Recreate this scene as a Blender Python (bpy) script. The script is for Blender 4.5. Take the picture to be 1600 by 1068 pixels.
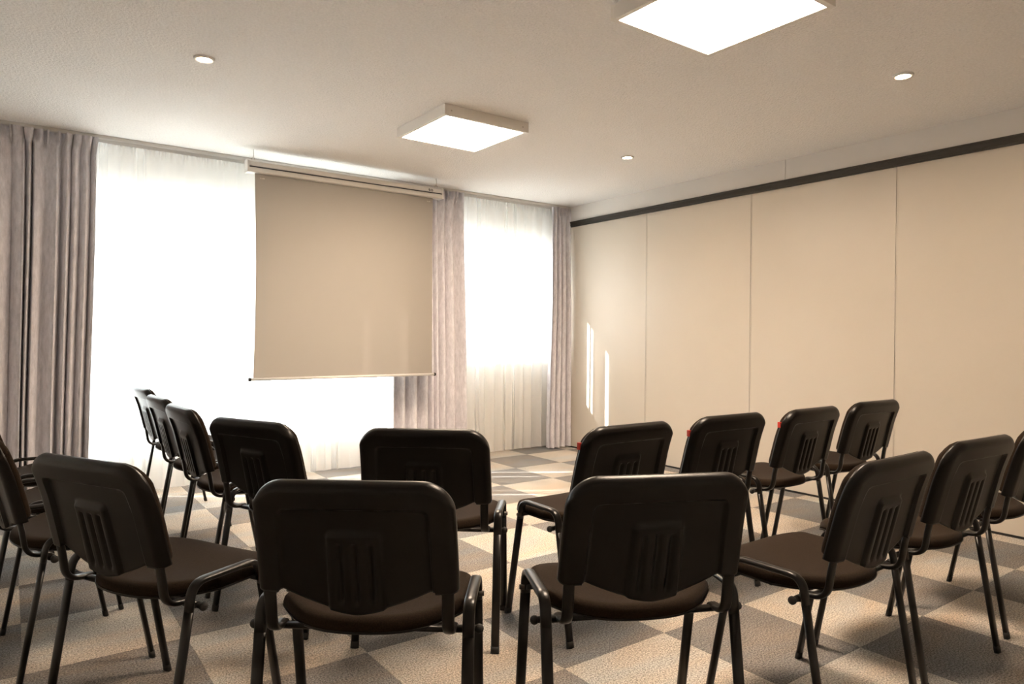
import bpy, bmesh, math, random
from mathutils import Vector, Matrix
random.seed(7)
for o in list(bpy.data.objects): bpy.data.objects.remove(o)
SC = bpy.context.scene
COL = SC.collection
PI = math.pi

# ------------------------------------------------------------------ camera
CAM_H, YAW, PITCH, ROLL, FPX = 1.1335, 0.6287, -0.0080, 0.0080, 1082.2
fw = Vector((math.sin(YAW)*math.cos(PITCH), math.cos(YAW)*math.cos(PITCH), math.sin(PITCH)))
rt0 = Vector((math.cos(YAW), -math.sin(YAW), 0)); up0 = rt0.cross(fw)
rt = rt0*math.cos(ROLL)+up0*math.sin(ROLL); up = -rt0*math.sin(ROLL)+up0*math.cos(ROLL)
cd = bpy.data.cameras.new('camera'); cam = bpy.data.objects.new('camera', cd); COL.objects.link(cam)
m = Matrix.Identity(4)
for i in range(3):
    m[i][0] = rt[i]; m[i][1] = up[i]; m[i][2] = -fw[i]
m[0][3], m[1][3], m[2][3] = 0, 0, CAM_H
cam.matrix_world = m
cd.sensor_fit = 'HORIZONTAL'; cd.sensor_width = 36.0; cd.lens = FPX*36.0/1600.0
cd.clip_start = 0.05; cd.clip_end = 200
SC.camera = cam

# ------------------------------------------------------------------ world, sun, exposure
SKY_STRENGTH, SUN_STRENGTH = 3.2, 11.0
LAMP_L = 21.0
w = bpy.data.worlds.new('sky'); SC.world = w; w.use_nodes = True
bg = w.node_tree.nodes['Background']
bg.inputs[0].default_value = (0.80, 0.90, 1.0, 1); bg.inputs[1].default_value = SKY_STRENGTH
sd = bpy.data.lights.new('sun', 'SUN'); sd.energy = SUN_STRENGTH; sd.angle = math.radians(0.53); sd.color = (1.0, 0.94, 0.89)
sun = bpy.data.objects.new('sun', sd); COL.objects.link(sun)
sun.rotation_euler = Vector((0.84, -0.54, -0.565)).to_track_quat('-Z', 'Y').to_euler()
sun.location = (-6, 10, 8)
SC.view_settings.view_transform = 'Standard'; SC.view_settings.look = 'None'
SC.view_settings.gamma = 1.0; SC.view_settings.use_curve_mapping = False
SC.view_settings.exposure = 1.84

# ------------------------------------------------------------------ materials
def mat(name):
    m = bpy.data.materials.new(name); m.use_nodes = True
    return m, m.node_tree, m.node_tree.nodes, m.node_tree.links
def principled(name, col, rough=0.5, metal=0.0, spec=0.5, noise=None, bump=None, sheen=0.0, coords='Object', stretch=(1,1,1)):
    """noise=(scale, amount) varies colour; bump=(scale, strength, distance)"""
    m, nt, N, L = mat(name)
    p = N['Principled BSDF']
    p.inputs['Base Color'].default_value = (*col, 1); p.inputs['Roughness'].default_value = rough
    p.inputs['Metallic'].default_value = metal; p.inputs['Specular IOR Level'].default_value = spec
    if sheen: p.inputs['Sheen Weight'].default_value = sheen
    if noise or bump:
        tc = N.new('ShaderNodeTexCoord'); mp = N.new('ShaderNodeMapping'); mp.inputs['Scale'].default_value = stretch
        L.new(tc.outputs[coords], mp.inputs['Vector'])
    if noise:
        n = N.new('ShaderNodeTexNoise'); n.inputs['Scale'].default_value = noise[0]; n.inputs['Detail'].default_value = 4
        L.new(mp.outputs[0], n.inputs['Vector'])
        r = N.new('ShaderNodeMapRange'); r.inputs['From Min'].default_value = 0.25; r.inputs['From Max'].default_value = 0.75
        r.inputs['To Min'].default_value = 1-noise[1]; r.inputs['To Max'].default_value = 1+noise[1]
        L.new(n.outputs[0], r.inputs['Value'])
        x = N.new('ShaderNodeVectorMath'); x.operation = 'SCALE'; x.inputs[0].default_value = col
        L.new(r.outputs[0], x.inputs['Scale']); L.new(x.outputs[0], p.inputs['Base Color'])
    if bump:
        n2 = N.new('ShaderNodeTexNoise'); n2.inputs['Scale'].default_value = bump[0]; n2.inputs['Detail'].default_value = 5
        L.new(mp.outputs[0], n2.inputs['Vector'])
        b = N.new('ShaderNodeBump'); b.inputs['Strength'].default_value = bump[1]; b.inputs['Distance'].default_value = bump[2]
        L.new(n2.outputs[0], b.inputs['Height']); L.new(b.outputs[0], p.inputs['Normal'])
    return m
def emission(name, col, strength):
    m, nt, N, L = mat(name)
    N.remove(N['Principled BSDF'])
    e = N.new('ShaderNodeEmission'); e.inputs[0].default_value = (*col, 1); e.inputs[1].default_value = strength
    L.new(e.outputs[0], N['Material Output'].inputs[0])
    return m
M = {}
M['ceiling'] = principled('ceiling_stipple', (0.92, 0.90, 0.875), 0.9, spec=0.2, bump=(95, 1.0, 0.010), noise=(90, 0.06))
M['wall'] = principled('wall_paint', (0.86, 0.84, 0.81), 0.8, spec=0.3, noise=(3, 0.02))
M['partition'] = principled('partition_laminate', (0.575, 0.52, 0.445), 0.38, spec=0.4, noise=(2.2, 0.02))
M['fascia'] = principled('fascia_paint', (0.74, 0.71, 0.67), 0.6, spec=0.3)
M['edge_metal'] = principled('edge_profile', (0.56, 0.51, 0.44), 0.4, 0.2)
M['dark_rail'] = principled('dark_anodised_rail', (0.030, 0.025, 0.020), 0.45, 0.2)
M['gap'] = principled('dark_gap', (0.02, 0.018, 0.016), 0.8)
M['white_metal'] = principled('white_metal', (0.72, 0.70, 0.67), 0.45, spec=0.4)
M['case_metal'] = principled('screen_case_metal', (0.66, 0.64, 0.60), 0.32, 0.35)
M['lamp_frame'] = principled('lamp_frame_alu', (0.86, 0.83, 0.78), 0.5, 0.0)
M['window_frame'] = principled('window_frame_pvc', (0.75, 0.77, 0.78), 0.4)
M['plastic'] = principled('black_plastic', (0.0048, 0.0036, 0.0028), 0.34, spec=0.28, bump=(420, 0.12, 0.001))
M['tube'] = principled('black_epoxy_tube', (0.006, 0.0050, 0.0042), 0.30, spec=0.36)
M['rubber'] = principled('black_rubber', (0.012, 0.011, 0.010), 0.7)
M['bolt'] = principled('bolt_steel', (0.10, 0.09, 0.08), 0.35, 0.6)
M['seat_fabric'] = principled('brown_black_upholstery', (0.0205, 0.0125, 0.0072), 0.95, spec=0.12, noise=(260, 0.35), bump=(380, 0.5, 0.002), sheen=0.03)
M['red'] = principled('red_tag', (0.50, 0.035, 0.02), 0.6)
M['ink'] = principled('dark_ink', (0.03, 0.03, 0.04), 0.6)
M['ground'] = principled('pale_bounce_ground', (0.66, 0.64, 0.61), 0.9, noise=(2, 0.1))
WARM = (1.0, 0.775, 0.575)
M['lamp'] = emission('lamp_diffuser_glow', WARM, LAMP_L)
M['spot'] = emission('downlight_glow', (1.0, 0.72, 0.42), 60.0)

def sheer_material():
    m, nt, N, L = mat('sheer_voile')
    N.remove(N['Principled BSDF']); out = N['Material Output']
    tr = N.new('ShaderNodeBsdfTransparent'); df = N.new('ShaderNodeBsdfDiffuse'); tl = N.new('ShaderNodeBsdfTranslucent')
    df.inputs[0].default_value = (0.86, 0.845, 0.82, 1); tl.inputs[0].default_value = (0.86, 0.85, 0.83, 1)
    mx = N.new('ShaderNodeMixShader'); mx.inputs[0].default_value = 0.42
    L.new(df.outputs[0], mx.inputs[1]); L.new(tl.outputs[0], mx.inputs[2])
    # made-up near-clear narrow bands, placed to throw the sun stripes into the room
    tc = N.new('ShaderNodeTexCoord'); sp = N.new('ShaderNodeSeparateXYZ'); L.new(tc.outputs['Object'], sp.inputs[0])
    acc = None
    for x0, hw in SUN_STRIPE_BANDS:
        s = N.new('ShaderNodeMath'); s.operation = 'SUBTRACT'; s.inputs[1].default_value = x0; L.new(sp.outputs[0], s.inputs[0])
        a = N.new('ShaderNodeMath'); a.operation = 'ABSOLUTE'; L.new(s.outputs[0], a.inputs[0])
        l = N.new('ShaderNodeMath'); l.operation = 'LESS_THAN'; l.inputs[1].default_value = hw; L.new(a.outputs[0], l.inputs[0])
        if acc is None: acc = l
        else:
            ad = N.new('ShaderNodeMath'); ad.operation = 'MAXIMUM'; L.new(acc.outputs[0], ad.inputs[0]); L.new(l.outputs[0], ad.inputs[1]); acc = ad
    # elsewhere transparency varies by noise, put in to streak the sunlight coming through
    nz = N.new('ShaderNodeTexNoise'); nz.noise_dimensions = '1D'; nz.inputs['Scale'].default_value = 9; nz.inputs['Detail'].default_value = 2
    L.new(sp.outputs[0], nz.inputs['W'])
    dn = N.new('ShaderNodeMapRange'); dn.inputs['From Min'].default_value = 0.35; dn.inputs['From Max'].default_value = 0.65
    dn.inputs['To Min'].default_value = 0.015; dn.inputs['To Max'].default_value = 0.05; L.new(nz.outputs[0], dn.inputs['Value'])
    r = N.new('ShaderNodeMapRange'); L.new(dn.outputs[0], r.inputs['To Min']); r.inputs['To Max'].default_value = 0.60
    L.new(acc.outputs[0], r.inputs['Value'])
    m2 = N.new('ShaderNodeMixShader'); L.new(r.outputs[0], m2.inputs[0])
    L.new(mx.outputs[0], m2.inputs[1]); L.new(tr.outputs[0], m2.inputs[2]); L.new(m2.outputs[0], out.inputs[0])
    return m
SUN_STRIPE_BANDS = [(4.055, .018), (3.955, .013), (3.63, .024), (2.204, .020), (2.03, .026), (1.694, .018), (0.757, .020), (0.529, .026)]
M['sheer'] = sheer_material()

def screen_material():
    m, nt, N, L = mat('screen_cloth')
    N.remove(N['Principled BSDF']); out = N['Material Output']
    df = N.new('ShaderNodeBsdfDiffuse'); tl = N.new('ShaderNodeBsdfTranslucent')
    df.inputs[0].default_value = (0.325, 0.302, 0.275, 1); tl.inputs[0].default_value = (0.80, 0.62, 0.48, 1)
    mx = N.new('ShaderNodeMixShader'); mx.inputs[0].default_value = 0.038
    L.new(df.outputs[0], mx.inputs[1]); L.new(tl.outputs[0], mx.inputs[2]); L.new(mx.outputs[0], out.inputs[0])
    return m
M['screen'] = screen_material()

def glass_material():
    m, nt, N, L = mat('window_glass')
    N.remove(N['Principled BSDF']); out = N['Material Output']
    tr = N.new('ShaderNodeBsdfTransparent'); gl = N.new('ShaderNodeBsdfGlossy'); gl.inputs['Roughness'].default_value = 0.02
    tr.inputs[0].default_value = (0.95, 0.97, 0.96, 1)
    fr = N.new('ShaderNodeLayerWeight'); pw = N.new('ShaderNodeMath'); pw.operation = 'POWER'; pw.inputs[1].default_value = 4.0
    L.new(fr.outputs['Facing'], pw.inputs[0])
    ma = N.new('ShaderNodeMath'); ma.operation = 'MULTIPLY_ADD'; ma.inputs[1].default_value = 0.6; ma.inputs[2].default_value = 0.03
    L.new(pw.outputs[0], ma.inputs[0])
    mx = N.new('ShaderNodeMixShader'); L.new(ma.outputs[0], mx.inputs[0]); L.new(tr.outputs[0], mx.inputs[1]); L.new(gl.outputs[0], mx.inputs[2])
    L.new(mx.outputs[0], out.inputs[0])
    return m
M['glass'] = glass_material()

def drape_material():
    m, nt, N, L = mat('grey_velvet_drape')
    p = N['Principled BSDF']; p.inputs['Roughness'].default_value = 0.9; p.inputs['Specular IOR Level'].default_value = 0.15
    p.inputs['Sheen Weight'].default_value = 0.25; p.inputs['Sheen Roughness'].default_value = 0.4
    tc = N.new('ShaderNodeTexCoord'); mp = N.new('ShaderNodeMapping'); mp.inputs['Scale'].default_value = (1, 1, 0.35)
    L.new(tc.outputs['Object'], mp.inputs['Vector'])
    n = N.new('ShaderNodeTexNoise'); n.inputs['Scale'].default_value = 38; n.inputs['Detail'].default_value = 6; n.inputs['Roughness'].default_value = 0.7
    L.new(mp.outputs[0], n.inputs['Vector'])
    cr = N.new('ShaderNodeValToRGB'); cr.color_ramp.elements[0].position = 0.3; cr.color_ramp.elements[1].position = 0.7
    cr.color_ramp.elements[0].color = (0.56, 0.545, 0.585, 1); cr.color_ramp.elements[1].color = (0.82, 0.80, 0.85, 1)
    L.new(n.outputs[0], cr.inputs[0]); L.new(cr.outputs[0], p.inputs['Base Color'])
    return m
M['drape'] = drape_material()

def carpet_material(name, c0, c1):
    m, nt, N, L = mat(name)
    p = N['Principled BSDF']; p.inputs['Roughness'].default_value = 1.0; p.inputs['Specular IOR Level'].default_value = 0.1
    tc = N.new('ShaderNodeTexCoord'); oi = N.new('ShaderNodeObjectInfo')
    off = N.new('ShaderNodeVectorMath'); off.operation = 'ADD'
    L.new(tc.outputs['Object'], off.inputs[0]); L.new(oi.outputs['Location'], off.inputs[1])
    n = N.new('ShaderNodeTexNoise'); n.inputs['Scale'].default_value = 160; n.inputs['Detail'].default_value = 4; n.inputs['Roughness'].default_value = 0.9
    L.new(off.outputs[0], n.inputs['Vector'])
    cr = N.new('ShaderNodeValToRGB'); cr.color_ramp.elements[0].position = 0.42; cr.color_ramp.elements[1].position = 0.58
    cr.color_ramp.elements[0].color = (*c0, 1); cr.color_ramp.elements[1].color = (*c1, 1)
    L.new(n.outputs[0], cr.inputs[0])
    # slow blotches and a per-tile tone
    b = N.new('ShaderNodeTexNoise'); b.inputs['Scale'].default_value = 2.6; b.inputs['Detail'].default_value = 3
    L.new(off.outputs[0], b.inputs['Vector'])
    r1 = N.new('ShaderNodeMapRange'); r1.inputs['From Min'].default_value = 0.3; r1.inputs['From Max'].default_value = 0.7
    r1.inputs['To Min'].default_value = 0.88; r1.inputs['To Max'].default_value = 1.08; L.new(b.outputs[0], r1.inputs['Value'])
    r2 = N.new('ShaderNodeMapRange'); r2.inputs['To Min'].default_value = 0.93; r2.inputs['To Max'].default_value = 1.05; L.new(oi.outputs['Random'], r2.inputs['Value'])
    mu = N.new('ShaderNodeMath'); mu.operation = 'MULTIPLY'; L.new(r1.outputs[0], mu.inputs[0]); L.new(r2.outputs[0], mu.inputs[1])
    sc = N.new('ShaderNodeVectorMath'); sc.operation = 'SCALE'; L.new(cr.outputs[0], sc.inputs[0]); L.new(mu.outputs[0], sc.inputs['Scale'])
    # brushed streaks of browner and greyer pile
    t2 = N.new('ShaderNodeTexNoise'); t2.inputs['Scale'].default_value = 3.4; t2.inputs['Detail'].default_value = 4; t2.inputs['Distortion'].default_value = 0.6
    of2 = N.new('ShaderNodeVectorMath'); of2.operation = 'MULTIPLY_ADD'; L.new(off.outputs[0], of2.inputs[0]); of2.inputs[1].default_value = (0.45, 1.5, 1); of2.inputs[2].default_value = (7.3, 2.1, 0)
    L.new(of2.outputs[0], t2.inputs['Vector'])
    tr = N.new('ShaderNodeValToRGB'); tr.color_ramp.elements[0].position = 0.32; tr.color_ramp.elements[1].position = 0.70
    tr.color_ramp.elements[0].color = (0.90, 0.98, 1.06, 1); tr.color_ramp.elements[1].color = (1.06, 0.96, 0.86, 1)
    L.new(t2.outputs[0], tr.inputs[0])
    tm = N.new('ShaderNodeVectorMath'); tm.operation = 'MULTIPLY'; L.new(sc.outputs[0], tm.inputs[0]); L.new(tr.outputs[0], tm.inputs[1])
    L.new(tm.outputs[0], p.inputs['Base Color'])
    bp = N.new('ShaderNodeBump'); bp.inputs['Strength'].default_value = 0.7; bp.inputs['Distance'].default_value = 0.004
    L.new(n.outputs[0], bp.inputs['Height']); L.new(bp.outputs[0], p.inputs['Normal'])
    return m
M['tile_light'] = carpet_material('carpet_light', (0.23, 0.205, 0.175), (0.86, 0.785, 0.69))
M['tile_dark'] = carpet_material('carpet_dark', (0.105, 0.10, 0.097), (0.43, 0.40, 0.375))

# ------------------------------------------------------------------ helpers
def link(name, me, material, parent=None, smooth=False):
    if material is not None and len(me.materials) == 0: me.materials.append(material)
    if smooth:
        for p in me.polygons: p.use_smooth = True
    o = bpy.data.objects.new(name, me); COL.objects.link(o)
    if parent is not None: o.parent = parent
    return o
def from_bm(name, bm, material, parent=None, smooth=False):
    bmesh.ops.recalc_face_normals(bm, faces=bm.faces[:])
    me = bpy.data.meshes.new(name); bm.to_mesh(me); bm.free()
    return link(name, me, material, parent, smooth)
def from_py(name, vs, fs, material, parent=None, smooth=False):
    me = bpy.data.meshes.new(name); me.from_pydata(vs, [], fs); me.update()
    return link(name, me, material, parent, smooth)
def add_box(bm, lo, hi, bevel=0.0):
    r = bmesh.ops.create_cube(bm, size=1.0)
    c = [(a+b)/2 for a, b in zip(lo, hi)]; s = [b-a for a, b in zip(lo, hi)]
    for v in r['verts']:
        v.co = Vector((v.co.x*s[0]+c[0], v.co.y*s[1]+c[1], v.co.z*s[2]+c[2]))
    if bevel:
        es = list({e for v in r['verts'] for e in v.link_edges})
        bmesh.ops.bevel(bm, geom=es, offset=bevel, segments=2, affect='EDGES', profile=0.5)
def box(name, lo, hi, material, parent=None, bevel=0.0):
    bm = bmesh.new(); add_box(bm, lo, hi, bevel)
    return from_bm(name, bm, material, parent)
def add_cyl(bm, p, axis, r1, r2, length, seg=16):
    q = Vector(axis).to_track_quat('Z', 'Y').to_matrix().to_4x4()
    mtx = Matrix.Translation(Vector(p)+Vector(axis).normalized()*length/2) @ q
    bmesh.ops.create_cone(bm, cap_ends=True, segments=seg, radius1=r1, radius2=r2, depth=length, matrix=mtx)
def sweep(pts, axis, a, b, seg=12, caps=True):
    """tube with an oval section (half-width a along the fixed axis, b across it) along pts -> verts, faces"""
    ax = Vector(axis).normalized(); P = [Vector(p) for p in pts]; vs, fs = [], []
    for i, p in enumerate(P):
        t = (P[min(i+1, len(P)-1)]-P[max(i-1, 0)]).normalized()
        n = t.cross(ax).normalized()
        for k in range(seg):
            c, s = math.cos(2*PI*k/seg), math.sin(2*PI*k/seg)
            c = math.copysign(abs(c)**0.75, c); s = math.copysign(abs(s)**0.75, s)
            vs.append(p+ax*(a*c)+n*(b*s))
    for i in range(len(P)-1):
        for k in range(seg):
            k2 = (k+1) % seg
            fs.append((i*seg+k, i*seg+k2, (i+1)*seg+k2, (i+1)*seg+k))
    if caps:
        fs.append(tuple(range(seg))[::-1]); fs.append(tuple((len(P)-1)*seg+k for k in range(seg)))
    return vs, fs
def tube(name, pts, axis, a, b, material, parent=None, seg=12):
    vs, fs = sweep(pts, axis, a, b, seg)
    me = bpy.data.meshes.new(name); me.from_pydata(vs, [], fs); me.update()
    bm = bmesh.new(); bm.from_mesh(me); bmesh.ops.recalc_face_normals(bm, faces=bm.faces[:]); bm.to_mesh(me); bm.free()
    for p in me.polygons: p.use_smooth = len(p.vertices) == 4
    return link(name, me, material, parent)
def fillet(pts, radii, n=6):
    """polyline with rounded corners"""
    out = [Vector(pts[0])]
    for i in range(1, len(pts)-1):
        p0, p, p2 = Vector(pts[i-1]), Vector(pts[i]), Vector(pts[i+1]); r = radii[i-1]
        d0, d2 = (p0-p).normalized(), (p2-p).normalized()
        ang = d0.angle(d2); t = r/math.tan(ang/2)
        a, c = p+d0*t, p+d2*t
        for k in range(n+1):
            s = k/n
            # quadratic blend close to an arc
            wgt = 0.5/math.sin(ang/2) if False else 1.0
            q = (a*(1-s)**2+p*2*s*(1-s)*wgt+c*s**2)
            out.append(q)
    out.append(Vector(pts[-1]))
    return out
def tag(o, label, cat, group=None):
    o['label'] = label; o['category'] = cat
    if group: o['group'] = group
    return o
def structure(o):
    o['kind'] = 'structure'; return o
def empty(name, loc=(0, 0, 0), rz=0.0):
    o = bpy.data.objects.new(name, None); COL.objects.link(o); o.location = loc; o.rotation_euler = (0, 0, rz)
    o.empty_display_size = 0.1
    return o
def copy_tree(o, parent=None):
    c = o.copy(); COL.objects.link(c)
    if parent is not None: c.parent = parent
    for ch in o.children: copy_tree(ch, c)
    return c

# ------------------------------------------------------------------ room
H = 2.468
XL, XR, YF, YB = -1.35, 4.681, -1.3, 5.70
floor = structure(box('floor', (XL-.1, YF-.1, -0.12), (XR+.1, YB+.1, -0.008), M['gap']))
T0X, T0Y, TS = 0.0405, -0.2029, 0.5
def tile_mesh(nm, x0, x1, y0, y1, material):
    bm = bmesh.new(); add_box(bm, (x0, y0, -0.008), (x1, y1, 0.0))
    es = [e for e in bm.edges if all(v.co.z > -0.001 for v in e.verts)]
    bmesh.ops.bevel(bm, geom=es, offset=0.0012, segments=1, affect='EDGES')
    bmesh.ops.recalc_face_normals(bm, faces=bm.faces[:])
    me = bpy.data.meshes.new(nm); bm.to_mesh(me); bm.free(); me.materials.append(material)
    return me
tile_cache = {}
for i in range(-3, 10):
    for j in range(-5, 12):
        x0, y0 = T0X+i*TS, T0Y+j*TS
        xa, xb, ya, yb_ = max(x0, XL), min(x0+TS, XR), max(y0, YF), min(y0+TS, YB)
        if xb-xa < .01 or yb_-ya < .01: continue
        dark = (i+j) % 2 != 0
        key = (dark, round(xa-x0, 3), round(xb-x0, 3), round(ya-y0, 3), round(yb_-y0, 3))
        if key not in tile_cache:
            tile_cache[key] = tile_mesh('carpet_tile', xa-x0, xb-x0, ya-y0, yb_-y0, M['tile_dark'] if dark else M['tile_light'])
        o = bpy.data.objects.new('carpet_tile', tile_cache[key]); COL.objects.link(o); o.parent = floor; o.location = (x0, y0, 0)
structure(box('ceiling', (XL-.1, YF-.1, H), (XR+.1, YB+.1, H+.15), M['ceiling']))
structure(box('wall_left', (XL-.1, YF-.1, -.12), (XL, YB+.1, H), M['wall']))
structure(box('wall_front', (XL, YF-.1, -.12), (XR, YF, H), M['wall']))
# right wall: folding partition of tall panels under a dark rail and a plain fascia
wall_right = structure(box('wall_right', (XR+.03, YF-.1, -.12), (XR+.13, YB+.1, H), M['gap']))
PW = 1.0925; SEAM0 = 4.373
ys = [YB]+[SEAM0-PW*k for k in range(0, 7)]
for a, b in zip(ys[:-1], ys[1:]):
    b = max(b, YF)
    if a-b < .05: continue
    p = box('partition_panel', (XR, b+.002, 0.014), (XR+.03, a-.002, 2.268), M['partition'], wall_right, 0.002)
    box('edge_profile', (XR-.002, b+.0018, 0.014), (XR+.028, b+.008, 2.262), M['edge_metal'], p)
    box('edge_profile', (XR-.002, a-.008, 0.014), (XR+.028, a-.0018, 2.262), M['edge_metal'], p)
for a, b in ((YB, 2.9915), (2.9885, YF)):
    box('fascia_board', (XR-.002, b, 2.30), (XR+.03, a, H), M['fascia'], wall_right)
rail = structure(from_bm('trim_1', (lambda bm: (add_box(bm, (XR-.022, YF, 2.266), (XR+.03, YB-.29, 2.302), .002),
                                                add_box(bm, (XR-.026, YF, 2.296), (XR-.004, YB-.29, 2.312), .002),
                                                add_box(bm, (XR-.019, YF, 2.256), (XR-.006, YB-.29, 2.268)), bm)[-1])(bmesh.new()), M['dark_rail']))
structure(box('floor_gap_strip', (XR+.004, YF, 0.0), (XR+.03, YB, 0.014), M['gap']))  # dark strip put in for the dark gap under the partition panels
# window wall
WIN = [(-1.0, 2.80, 0.385, 2.105), (2.96, 4.60, 0.985, 2.075)]
bm = bmesh.new()
y0, y1 = YB, YB+.22
xs = [XL, WIN[0][0], WIN[0][1], WIN[1][0], WIN[1][1], XR+.03]
add_box(bm, (xs[0], y0, -.12), (xs[1], y1, H)); add_box(bm, (xs[2], y0, -.12), (xs[3], y1, H)); add_box(bm, (xs[4], y0, -.12), (xs[5], y1, H))
for (xa, xb, za, zb) in WIN:
    add_box(bm, (xa, y0, -.12), (xb, y1, za)); add_box(bm, (xa, y0, zb), (xb, y1, H))
wall_back = structure(from_bm('wall_back', bm, M['wall']))
def window(name, xa, xb, za, zb, mull):
    root = structure(empty(name, ((xa+xb)/2, y0+.12, za))); ox, oy, oz = root.location
    def B(nm, lo, hi, mt, par=root, bev=0.0):
        return box(nm, (lo[0]-ox, lo[1]-oy, lo[2]-oz), (hi[0]-ox, hi[1]-oy, hi[2]-oz), mt, par, bev)
    ya, yb_ = y0+.09, y0+.15; f = .055
    B('frame_rail', (xa, ya, za), (xb, yb_, za+f), M['window_frame'], bev=.003)
    B('frame_rail', (xa, ya, zb-f), (xb, yb_, zb), M['window_frame'], bev=.003)
    B('frame_post', (xa, ya, za+f), (xa+f, yb_, zb-f), M['window_frame'], bev=.003)
    B('frame_post', (xb-f, ya, za+f), (xb, yb_, zb-f), M['window_frame'], bev=.003)
    edges = [xa+f]
    for mx_ in mull:
        B('mullion', (mx_-.045, ya, za+f), (mx_+.045, yb_, zb-f), M['window_frame'], bev=.003)
        edges += [mx_-.045, mx_+.045]
    edges.append(xb-f)
    for k in range(0, len(edges), 2):
        B('pane', (edges[k], y0+.117, za+f), (edges[k+1], y0+.121, zb-f), M['glass'])
    B('sill', (xa-.03, y0-.035, za-.03), (xb+.03, y0+.09, za), M['window_frame'], bev=.004)
window('window_1', *WIN[0], [0.80, 1.92])
window('window_2', *WIN[1], [3.95])
structure(box('ground', (-60, YB+.22, -.35), (60, 90, -.15), M['ground']))  # unseen pale ground, added to bounce sun up onto the ceiling

# ------------------------------------------------------------------ curtains
def curtain_track(name, y, x0, x1):
    bm = bmesh.new()
    add_box(bm, (x0, y-.011, H-.018), (x1, y+.011, H), .002)
    add_box(bm, (x0, y-.013, H-.022), (x1, y-.008, H-.004)); add_box(bm, (x0, y+.008, H-.022), (x1, y+.013, H-.004))
    return structure(from_bm(name, bm, M['white_metal']))
Y_DR, Y_SH = 5.43, 5.545
curtain_track('trim_2', Y_DR, XL, XR-.02)
curtain_track('trim_3', Y_SH, XL, XR-.02)

def sheet(name, cols, rows, fn, material, parent=None, thick=0.0):
    vs = [fn(i/cols, j/rows) for j in range(rows+1) for i in range(cols+1)]
    fs = [(j*(cols+1)+i, j*(cols+1)+i+1, (j+1)*(cols+1)+i+1, (j+1)*(cols+1)+i) for j in range(rows) for i in range(cols)]
    o = from_py(name, vs, fs, material, parent, True)
    if thick:
        md = o.modifiers.new('thickness', 'SOLIDIFY'); md.thickness = thick; md.offset = 0
    return o
def smooth01(t): t = max(0., min(1., t)); return t*t*(3-2*t)
def drape(label, xt0, xt1, xb0, xb1, folds, seed, amp=.040):
    rnd = random.Random(seed)
    # fold widths vary
    ws = [rnd.uniform(.4, 1.6) for _ in range(folds)]; tot = sum(ws)
    cum = [0]
    for x in ws: cum.append(cum[-1]+x/tot)
    amps = [rnd.uniform(.6, 1.15) for _ in range(folds)]
    lean = [rnd.uniform(-.5, .5) for _ in range(folds)]
    drift = [rnd.uniform(-1, 1) for _ in range(folds+1)]
    root = empty('drape_curtain', ((xt0+xt1)/2, Y_DR, 0)); ox = root.location.x
    ztop, zbot, hd = H-.022, 0.014, .115
    def plan(u, v):
        """v 0 at floor .. 1 at heading"""
        k = 0
        while k < folds-1 and u > cum[k+1]: k += 1
        s = (u-cum[k])/(cum[k+1]-cum[k])
        env = 0.55+0.45*smooth01((1-v)*2.2)
        a = amp*amps[k]*env
        ph = 2*PI*s
        yy = -a*math.cos(ph)-.25*a*math.cos(2*ph+lean[k])
        sx = (cum[k+1]-cum[k])
        x = u+sx*(.13*math.sin(ph)*(1+.5*lean[k]))
        x += 0.012*(drift[k]*(1-s)+drift[k+1]*s)*(1-v)*math.sin(PI*u)
        return x, yy
    def body(u, t):
        v = t
        x, yy = plan(u, v)
        e0 = xb0+(xt0-xb0)*smooth01(v); e1 = xb1+(xt1-xb1)*smooth01(v)
        z = zbot+(ztop-hd-zbot)*v
        return (e0+(e1-e0)*x-ox, yy, z)
    sheet('drape_cloth', folds*22, 26, body, M['drape'], root)
    def head(u, t):
        # pinch pleats: gathered at the foot of the heading, fanning out above
        x, yy = plan(u, 1.0)
        f = max(4, round((xt1-xt0)/.052))
        s = (u*f) % 1.0; k = int(u*f)
        ph = 2*PI*s
        a = .020+.010*t
        yp = -a*math.cos(ph)-.010*math.cos(2*ph)*(1-t)
        y2 = yy*(1-smooth01(t*1.6))+yp*smooth01(t*1.6)-.006*math.sin(PI*min(1, t*1.0))
        return (xt0+(xt1-xt0)*(x+.010*math.sin(ph+k)*t)-ox, y2, ztop-hd+hd*t)
    sheet('heading', folds*28, 8, head, M['drape'], root)
    return tag(root, label, 'curtain', 'grey drapes at the windows')
drape('long grey velvet drape at the left end of the large window, by the left chairs', -.95, .475, -.95, .432, 23, 31, .050)
drape('long grey velvet drape half hidden behind the right edge of the projection screen', 2.66, 3.365, 2.66, 3.40, 8, 12, .048)
drape('narrow grey velvet drape bunched in the corner beside the cream partition', 4.425, 4.662, 4.38, 4.672, 4, 5, .042)

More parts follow.
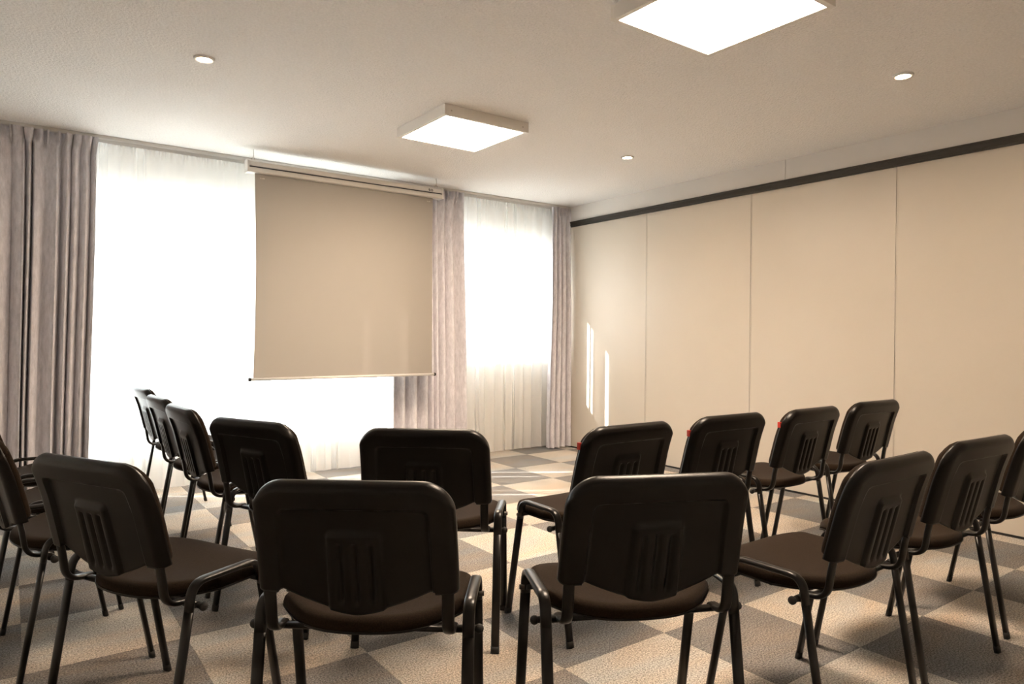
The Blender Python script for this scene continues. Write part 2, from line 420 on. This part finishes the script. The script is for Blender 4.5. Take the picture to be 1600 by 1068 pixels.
def sheer(label, x0, x1, seed, per=.105):
    rnd = random.Random(seed); n = int((x1-x0)/per)
    ws = [rnd.uniform(.6, 1.5) for _ in range(n)]; tot = sum(ws); cum = [0]
    for x in ws: cum.append(cum[-1]+x/tot)
    am = [rnd.uniform(.4, 1.1) for _ in range(n)]
    root = empty('sheer_curtain', (0, Y_SH, 0))
    ztop, hd = H-.022, .075
    def plan(u, v):
        k = 0
        while k < n-1 and u > cum[k+1]: k += 1
        s = (u-cum[k])/(cum[k+1]-cum[k]); ph = 2*PI*s
        yy = .015*am[k]*math.cos(ph)*(.45+.55*smooth01((1-v)*3))
        x = u+(cum[k+1]-cum[k])*(.20*am[k]*math.sin(ph))*(.4+.6*(1-v))
        return x, yy
    def body(u, v):
        x, yy = plan(u, v)
        return (x0+(x1-x0)*x, yy, .012+(ztop-hd-.012)*v)
    sheet('voile', n*14, 14, body, M['sheer'], root)
    def head(u, t):
        x, yy = plan(u, 1)
        ph = u*n*3*2*PI
        return (x0+(x1-x0)*x, yy*(1-t)+.007*math.sin(ph)*t, ztop-hd+hd*t)
    sheet('heading', n*24, 4, head, M['sheer'], root)
    return tag(root, label, 'curtain', 'white sheers over the windows')
sheer('wide white sheer curtain glowing over the large window behind the projection screen', -1.0, 2.92, 21)
sheer('narrow white sheer curtain over the small window beside the cream partition', 2.94, 4.60, 22)

# ------------------------------------------------------------------ projection screen
Y_SC = 5.15
scr = empty('projection_screen', (2.17, Y_SC, 0.79))
ox, oy, oz = scr.location
cx0, cx1, cz0, cz1 = 1.375, 2.985, 2.296, 2.384
prof = [(-.040, .006), (-.036, 0), (.030, 0), (.036, .006), (.036, .080), (.028, .088), (-.022, .088), (-.034, .078), (-.036, .046), (-.030, .043), (-.030, .036), (-.036, .033)]
def extrude_profile(name, pr, xa, xb, mt, parent, zo):
    n = len(pr); vs = [(x-ox, y, zo+z-oz) for x in (xa, xb) for (y, z) in pr]
    fs = [(k, (k+1) % n, n+(k+1) % n, n+k) for k in range(n)]+[tuple(range(n))[::-1], tuple(range(n, 2*n))]
    o = from_py(name, vs, fs, mt, parent)
    bm = bmesh.new(); bm.from_mesh(o.data); bmesh.ops.recalc_face_normals(bm, faces=bm.faces[:]); bm.to_mesh(o.data); bm.free()
    return o
case = extrude_profile('case', prof, cx0+.012, cx1-.012, M['case_metal'], scr, cz0)
box('groove_strip', (cx0+.014-ox, -.0335, cz0+.0365-oz), (cx1-.014-ox, -.0295, cz0+.0425-oz), M['ink'], case)
capp = [(-.043, -.002), (.038, -.002), (.040, .082), (.030, .091), (-.024, .091), (-.038, .080)]
for a, b in ((cx0, cx0+.013), (cx1-.013, cx1)):
    extrude_profile('end_cap', capp, a, b, M['white_metal'], scr, cz0)
# small dark mark near the right end of the case
bm = bmesh.new()
for k in range(2):
    pts = [(2.846+k*.024+.018*math.sin(t*.9)*.5+.009*t/6-ox, -.0375, cz0+.060+.008*math.cos(t)-oz) for t in [x*.5 for x in range(13)]]
    vs, fs = sweep(pts, (0, 1, 0), .0006, .0026, 6)
    bv = [bm.verts.new(x) for x in vs]
    for f in fs: bm.faces.new([bv[i] for i in f])
from_bm('case_mark', bm, M['ink'], case)
fx0, fx1, fz0 = 1.437, 2.905, .815
def fab(u, t):
    z = fz0+(cz0+.01-fz0)*t
    bow = math.sin(PI*min(1, max(0, t)))**1.0
    xa, xb = fx0+.016*bow-.004*(1-t), fx1-.006*bow+.004*(1-t)
    edge = max(0., 1-min(u, 1-u)*14)
    return (xa+(xb-xa)*u-ox, .004+.012*edge*edge*bow*(1 if u < .5 else -.6), z-oz)
fabric = sheet('screen_cloth', 40, 24, fab, M['screen'], scr)
for xm in (fx0+.040, fx1-.055):
    bm = bmesh.new()
    for k, (dx, wd, ht) in enumerate(((0, .006, .008), (.010, .004, .005), (.017, .006, .008), (.026, .005, .008))):
        add_box(bm, (xm+dx-ox, .0015, 2.262-oz), (xm+dx+wd-ox, .0030, 2.262+ht-oz))
    from_bm('printed_mark', bm, M['edge_metal'], fabric)
bm = bmesh.new(); add_cyl(bm, (1.415-ox, .004, fz0-.008-oz), (1, 0, 0), .011, .011, 1.515, 14)
bar = from_bm('bottom_bar', bm, M['white_metal'], scr, True)
for a, nm in ((1.402, -1), (2.928, 1)):
    bm = bmesh.new(); add_cyl(bm, (a-ox, .004, fz0-.008-oz), (1, 0, 0), .014, .013, .015, 14)
    from_bm('bar_cap', bm, M['rubber'], bar, True)
for xk in (1.425, 2.935):
    pts = [(xk-.014-ox, .0, cz1-.004-oz), (xk-.010-ox, 0, cz1+.018-oz), (xk-ox, 0, cz1+.030-oz), (xk+.010-ox, 0, cz1+.018-oz), (xk+.014-ox, 0, cz1-.004-oz)]
    vs, fs = sweep(pts, (0, 1, 0), .002, .002, 8)
    v2, f2 = sweep([(xk-ox, 0, cz1+.026-oz), (xk+.004-ox, 0, cz1+.045-oz), (xk-ox, 0, H-oz)], (0, 1, 0), .0022, .0022, 8)
    n = len(vs); o = from_py('hook', vs+v2, fs+[tuple(i+n for i in f) for f in f2], M['edge_metal'], scr, True)
tag(scr, 'pull-down projection screen with beige cloth hung from the ceiling before the large window', 'screen')

# ------------------------------------------------------------------ ceiling lights
def panel_light(cx, cy, label):
    S, T, e = .605, .062, .024
    root = empty('ceiling_panel_light', (cx, cy, H-T))
    h = S/2
    fr = []
    for lo, hi in (((-h, -h, 0), (h, -h+e, T)), ((-h, h-e, 0), (h, h, T)), ((-h, -h+e, 0), (-h+e, h-e, T)), ((h-e, -h+e, 0), (h, h-e, T))):
        fr.append(box('frame_side', lo, hi, M['lamp_frame'], root, .0015))
    for sx in (-1, 1):
        for k, yy in ((0, -h-.001), (1, h-.003)):
            bm = bmesh.new(); add_cyl(bm, (sx*(h-.045), yy, T*.45), (0, 1, 0), .0045, .0045, .004, 10)
            from_bm('screw', bm, M['edge_metal'], fr[k])
    box('diffuser', (-h+e, -h+e, .004), (h-e, h-e, .010), M['lamp'], root)
    return tag(root, label, 'ceiling light', 'square panel lights on the ceiling')
panel_light(2.262, 1.735, 'square white panel light nearest the viewer, cut by the top edge of the photo')
panel_light(2.325, 3.757, 'square white panel light on the ceiling in front of the projection screen')
def downlight(x, y, label):
    root = empty('recessed_downlight', (x, y, H-.010))
    n = 28; vs, fs = [], []
    rings = [(.049, .010), (.047, .002), (.043, 0), (.034, .001), (.033, .006)]
    for r, z in rings:
        for k in range(n): vs.append((r*math.cos(2*PI*k/n), r*math.sin(2*PI*k/n), z))
    for i in range(len(rings)-1):
        for k in range(n): fs.append((i*n+k, i*n+(k+1) % n, (i+1)*n+(k+1) % n, (i+1)*n+k))
    from_py('trim_ring', vs, fs, M['white_metal'], root, True)
    bm = bmesh.new(); add_cyl(bm, (0, 0, .0035), (0, 0, 1), .0335, .0335, .004, n)
    from_bm('lens', bm, M['spot'], root)
    return tag(root, label, 'downlight', 'small recessed ceiling downlights')
downlight(.765, 3.606, 'small round recessed downlight on the left side of the ceiling, above the large window')
downlight(3.653, 1.683, 'small round recessed downlight on the ceiling nearest the dark partition rail at right')
downlight(3.702, 3.659, 'small round recessed downlight on the ceiling between the far panel light and the partition')

# ------------------------------------------------------------------ stacking chair
ZT, YT, ZE, YE, HW = .8030, -.073, .529, -.006, .2380      # backrest outline: top, ear bottom, half width
SLEN = math.hypot(ZT-ZE, YT-YE)
sdir = Vector((0, (YT-YE)/SLEN, (ZT-ZE)/SLEN)); ndir = Vector((0, -sdir.z, sdir.y))   # up the back; out of its rear face
RC = .078
def top_s(x):
    a = abs(x)-(HW-RC)
    base = SLEN-.004*(x/HW)**2
    return base if a <= 0 else base-RC+math.sqrt(max(0, RC*RC-a*a))
def hw_taper(s): return 1.0-.022*smooth01(s/SLEN)
def bot_s(x):
    a = abs(x)
    if a > .184: return 0.0
    if a > .180: return .006
    return -.054+.060*(a/.180)**1.5
def rmin(a, b, r):
    if a < r and b < r: return r-math.hypot(r-a, r-b)
    return min(a, b)
def shell_depth(x, s):
    """rear relief of the plastic back, metres out of the mean plane"""
    a = abs(x); t = top_s(x)
    de = min(HW-a, t-s)
    d = 0.0
    r = .024
    if de < r: d -= r-math.sqrt(max(0, r*r-(r-de)**2)) if de > 0 else r
    # raised border, recessed field
    inb = rmin((.181-.006*s/SLEN)-a, (SLEN-.062-.004*(x/HW)**2)-s, .022)
    d -= .0105*smooth01(inb/.006)
    # raised centre block with three flutes
    hb = .066+.004*(1-s/SLEN)
    blk = rmin(hb-a, (SLEN-.124)-s, .016)
    d += .0100*smooth01(blk/.010+.1)
    if blk > 0:
        for c in (-.036, 0, .036):
            g = max(abs(x-c)/.0085, 0)
            lim = smooth01(((SLEN-.150)-s)/.006)*smooth01((s+.030)/.012)
            if g < 1: d -= .0075*(1-g*g)*lim
    return d
def back_point(x, s, d):
    u = s/SLEN
    xx = x*hw_taper(s)
    curve = -.010*(x/HW)**2                       # sides wrap forward
    vcur = .012*smooth01((u-.45)/.6)              # top flares back a little
    return Vector((xx, YE, ZE))+sdir*s+ndir*(d+curve+vcur-.002)
def lin(a, b, n): return [a+(b-a)*k/n for k in range(n+1)]
def slab(name, xs, ts, front, rear, material, parent):
    """two matching grids and the rim between them"""
    nx, nt = len(xs), len(ts); vs = [front(x, t) for t in ts for x in xs]+[rear(x, t) for t in ts for x in xs]
    o2 = nx*nt; fs = []
    for j in range(nt-1):
        for i in range(nx-1):
            a = j*nx+i; fs.append((a, a+1, a+nx+1, a+nx)); fs.append((o2+a, o2+a+nx, o2+a+nx+1, o2+a+1))
    rim = [i for i in range(nx)]+[j*nx+nx-1 for j in range(1, nt)]+[(nt-1)*nx+i for i in range(nx-2, -1, -1)]+[j*nx for j in range(nt-2, 0, -1)]
    for k in range(len(rim)):
        a, b = rim[k], rim[(k+1) % len(rim)]; fs.append((b, a, o2+a, o2+b))
    o = from_py(name, vs, fs, material, parent, True)
    bm = bmesh.new(); bm.from_mesh(o.data); bmesh.ops.remove_doubles(bm, verts=bm.verts[:], dist=1e-5)
    bmesh.ops.recalc_face_normals(bm, faces=bm.faces[:]); bm.to_mesh(o.data); bm.free()
    for p in o.data.polygons: p.use_smooth = True
    return o
half = [0, .0035, .007, .010, .014, .020, .026, .029, .0325, .036, .0395, .043, .046, .053, .059, .063, .067, .071, .075, .085, .105, .13, .15, .165, .172, .176, .1795, .1805, .1835, .1845, .190, .198, .206, .213, .219, .2245, .229, .2325, .2345, .2365, HW]
XS = [-x for x in half[::-1]][:-1]+half
TS_ = sorted(set(lin(0, 1, 44)+[.47, .48, .49, .505, .555, .56, .565, .57, .575, .77, .78, .785, .79, .795, .80, .81, .94, .955, .97, .98, .988, .994]))

def build_chair():
    root = empty('stacking_chair')
    def rear_f(x, t):
        b, tp = bot_s(x), top_s(x); s = b+(tp-b)*t
        return back_point(x, s, shell_depth(x, s))
    def front_f(x, t):
        b, tp = bot_s(x), top_s(x); s = b+(tp-b)*t
        return back_point(x, s, -.030)
    shell = slab('backrest_shell', XS, TS_, front_f, rear_f, M['plastic'], root)
    def pad_f(out):
        def f(x, t):
            b, tp = bot_s(x)+.012, top_s(x)-.004; s = b+(tp-b)*t
            de = min(HW-abs(x), tp-s, s-b); r = .016
            e = r-math.sqrt(max(0, r*r-(r-min(r, max(0, de)))**2))
            return back_point(x*.985, s, -.0295-(max(0, out-e) if out > 0 else 0))
        return f
    pxs = [-x for x in [0, .04, .08, .12, .16, .19, .21, .222, .229, .2350, HW][::-1]][:-1]+[0, .04, .08, .12, .16, .19, .21, .222, .229, .2350, HW]
    pts_ = [0, .01, .03, .06, .1, .2, .3, .4, .5, .6, .7, .8, .9, .94, .97, .99, 1]
    slab('backrest_pad', pxs, pts_, pad_f(.019), pad_f(0), M['seat_fabric'], root)
    # seat
    SW = .241
    def rear_y(x): return .036+.150*(abs(x)/SW)**2.5
    def front_y(x): return .470-.115*(abs(x)/SW)**3.4
    def seat_z(x, y):
        z = .458-.010*math.exp(-((y-.17)/.12)**2)*(1-(x/SW)**2)+.006*(x/SW)**2
        if y > .36: z -= .034*((y-.36)/.11)**2
        if y < .12: z += .004*((.12-y)/.08)**2
        return z
    def edge(x, y, grow=0):
        return min(SW-abs(x), (y-rear_y(x))*.9, (front_y(x)-y)*.9)
    def seat_top(x, t):
        y = rear_y(x)+(front_y(x)-rear_y(x))*t
        de = edge(x, y); r = .026
        e = r-math.sqrt(max(0, r*r-(r-min(r, max(0, de)))**2))
        return Vector((x, y, seat_z(x, y)-e))
    def seat_bot(x, t):
        y = rear_y(x)+(front_y(x)-rear_y(x))*t
        return Vector((x, y, seat_z(x, y)-.034))
    sx = [0, .03, .06, .09, .12, .15, .175, .195, .21, .222, .231, .237, SW]
    sxs = [-x for x in sx[::-1]][:-1]+sx
    sts = [0, .006, .016, .03, .05, .08, .14, .2, .3, .4, .5, .6, .7, .78, .85, .9, .94, .965, .985, .995, 1]
    slab('seat_pad', sxs, sts, seat_top, seat_bot, M['seat_fabric'], root)
    def sh(off, g):
        def f(x, t):
            y = rear_y(x)+(front_y(x)-rear_y(x))*t
            cxs, cys = x*g, .25+(y-.25)*g
            bowl = .010*(1-min(1, max(0, edge(x, y))/.05)) if off < -.036 else 0
            return Vector((cxs, cys, seat_z(x, y)+off+bowl))
        return f
    slab('seat_shell', sxs, sts, sh(-.0335, 1.012), sh(-.050, 1.0), M['plastic'], root)
    # side frames: rear leg, rail with both bends, front leg
    W, ra, rb = .2555, .0150, .0085
    RT, FT = Vector((0, .0735, .430)), Vector((0, .3105, .430))
    for s in (-1, 1):
        def at(p): return (s*W, p[0], p[1])
        path = fillet([at((.0700, .405)), at((.0800, .4785)), at((.3020, .4785)), at((.3170, .405))], [.048, .048], 8)
        tube('side_rail', path, (1, 0, 0), ra, rb, M['tube'], root)
        for foot, topp in (((.0015, .004), (.0703, .407)), ((.3955, .004), (.3166, .407))):
            lg = tube('leg', [at(foot), at(((foot[0]+topp[0])/2, (foot[1]+topp[1])/2)), at(topp)], (1, 0, 0), ra, rb, M['tube'], root)
            d = Vector((0, topp[0]-foot[0], topp[1]-foot[1])).normalized()
            f0 = Vector(at((foot[0]-d.y*.0045/d.z, .0))); f0.z = 0.0
            tube('foot_cap', [f0, f0+d*.024], (1, 0, 0), ra+.0007, rb+.0007, M['rubber'], lg)
        # back support: flat tube from the ear down and forward to the rear crossbar
        J = fillet([(s*.2115, .004, .600), (s*.2115, .0225, .505), (s*.2115, .034, .4245), (s*.2115, .108, .4195)], [.10, .048], 8)
        tube('back_support', J, (1, 0, 0), .0150, .0080, M['tube'], root)
        bm = bmesh.new(); add_cyl(bm, (s*(W+.005), .096, .416), (s, 0, 0), .0085, .0085, .014, 14); bmesh.ops.create_uvsphere(bm, u_segments=14, v_segments=8, radius=.0118, matrix=Matrix.Translation((s*(W+.024), .096, .416)))
        from_bm('stacking_bumper', bm, M['rubber'], root, False)
        bm = bmesh.new(); add_cyl(bm, (s*(W+.006), .3085, .424), (s, 0, 0), .0095, .0070, .014, 12)
        from_bm('bolt', bm, M['bolt'], root, False)
    for yy, zz in ((.094, .416), (.3085, .424)):
        tube('crossbar', [(-W, yy, zz), (0, yy, zz), (W, yy, zz)], (0, 1, 0), .0125, .0080, M['tube'], root)
    return root
proto = build_chair()

SPOTS = [
 # x, y, facing (rad, clockwise from the window wall), red tag, row, label
 (.657, 1.512, .665, 0, 1, 'large black stacking chair left of the centre aisle, nearest the viewer on that side'),
 (1.292, 1.173, .437, 0, 1, 'large black stacking chair right of the centre aisle, nearest the viewer on that side'),
 (.203, 2.151, 1.090, 0, 1, 'black chair turned right in the back row, beside the chair left of the aisle'),
 (-.025, 2.878, 1.389, 0, 1, 'black chair half cut by the left photo edge, its seat behind the turned chair'),
 (-.035, 3.47, 1.50, 0, 1, 'black chair mostly outside the left photo edge, its seat showing over the cut-off chair'),
 (-.060, 4.11, 1.52, 0, 1, 'black chair farthest down the left photo edge, nearest the grey drape, mostly hidden'),
 (2.021, .983, -.007, 0, 1, 'black chair with a brown seat showing, first chair right of the two aisle chairs'),
 (2.654, .997, .049, 0, 1, 'black chair second from the right photo edge in the back row'),
 (3.331, 1.014, -.014, 0, 1, 'black chair cut by the right photo edge, standing by the cream partition'),
 (1.213, 2.191, .696, 0, 0, 'black chair in the front row below the screen, seen between the two aisle chairs'),
 (.790, 2.766, 1.149, 0, 0, 'black chair at the left bend of the front row, below the left screen corner'),
 (.679, 3.424, 1.514, 0, 0, 'side-on black chair nearest the viewer of three lined up against the bright sheer'),
 (.680, 4.010, 1.518, 0, 0, 'side-on black chair in the middle of three lined up against the bright sheer'),
 (.707, 4.745, 1.511, 0, 0, 'side-on black chair farthest back of three lined up against the bright sheer'),
 (1.914, 1.901, .011, 1, 0, 'black chair with a red tag, first in the front row right of the aisle'),
 (2.525, 1.900, .033, 1, 0, 'black chair with a red tag, second in the front row right of the aisle'),
 (3.106, 1.867, -.011, 1, 0, 'black chair with a red tag, third in the front row right of the aisle'),
 (3.760, 1.893, .034, 0, 0, 'black chair without a tag at the partition end of the front row'),
]
chairs = []
for k, (x, y, th, red, row, label) in enumerate(SPOTS):
    c = proto if k == 0 else copy_tree(proto)
    c.location = (x, y, 0); c.rotation_euler = (0, 0, -th)
    tag(c, label, 'chair', 'black stacking chairs in the back row' if row else 'black stacking chairs in the front row')
    chairs.append((c, red))
tagm = None
for c, red in chairs:
    if not red: continue
    if tagm is None:
        s0 = SLEN*.72
        p0 = back_point(-HW, s0, -.036)
        bm = bmesh.new(); add_box(bm, (p0.x-.004, p0.y-.007, p0.z-.013), (p0.x+.008, p0.y+.007, p0.z+.013), .001)
        o = from_bm('red_tag', bm, M['red'], c); tagm = o.data
    else:
        o = bpy.data.objects.new('red_tag', tagm); COL.objects.link(o); o.parent = c
    o['label'] = 'small red tag on the left backrest edge'
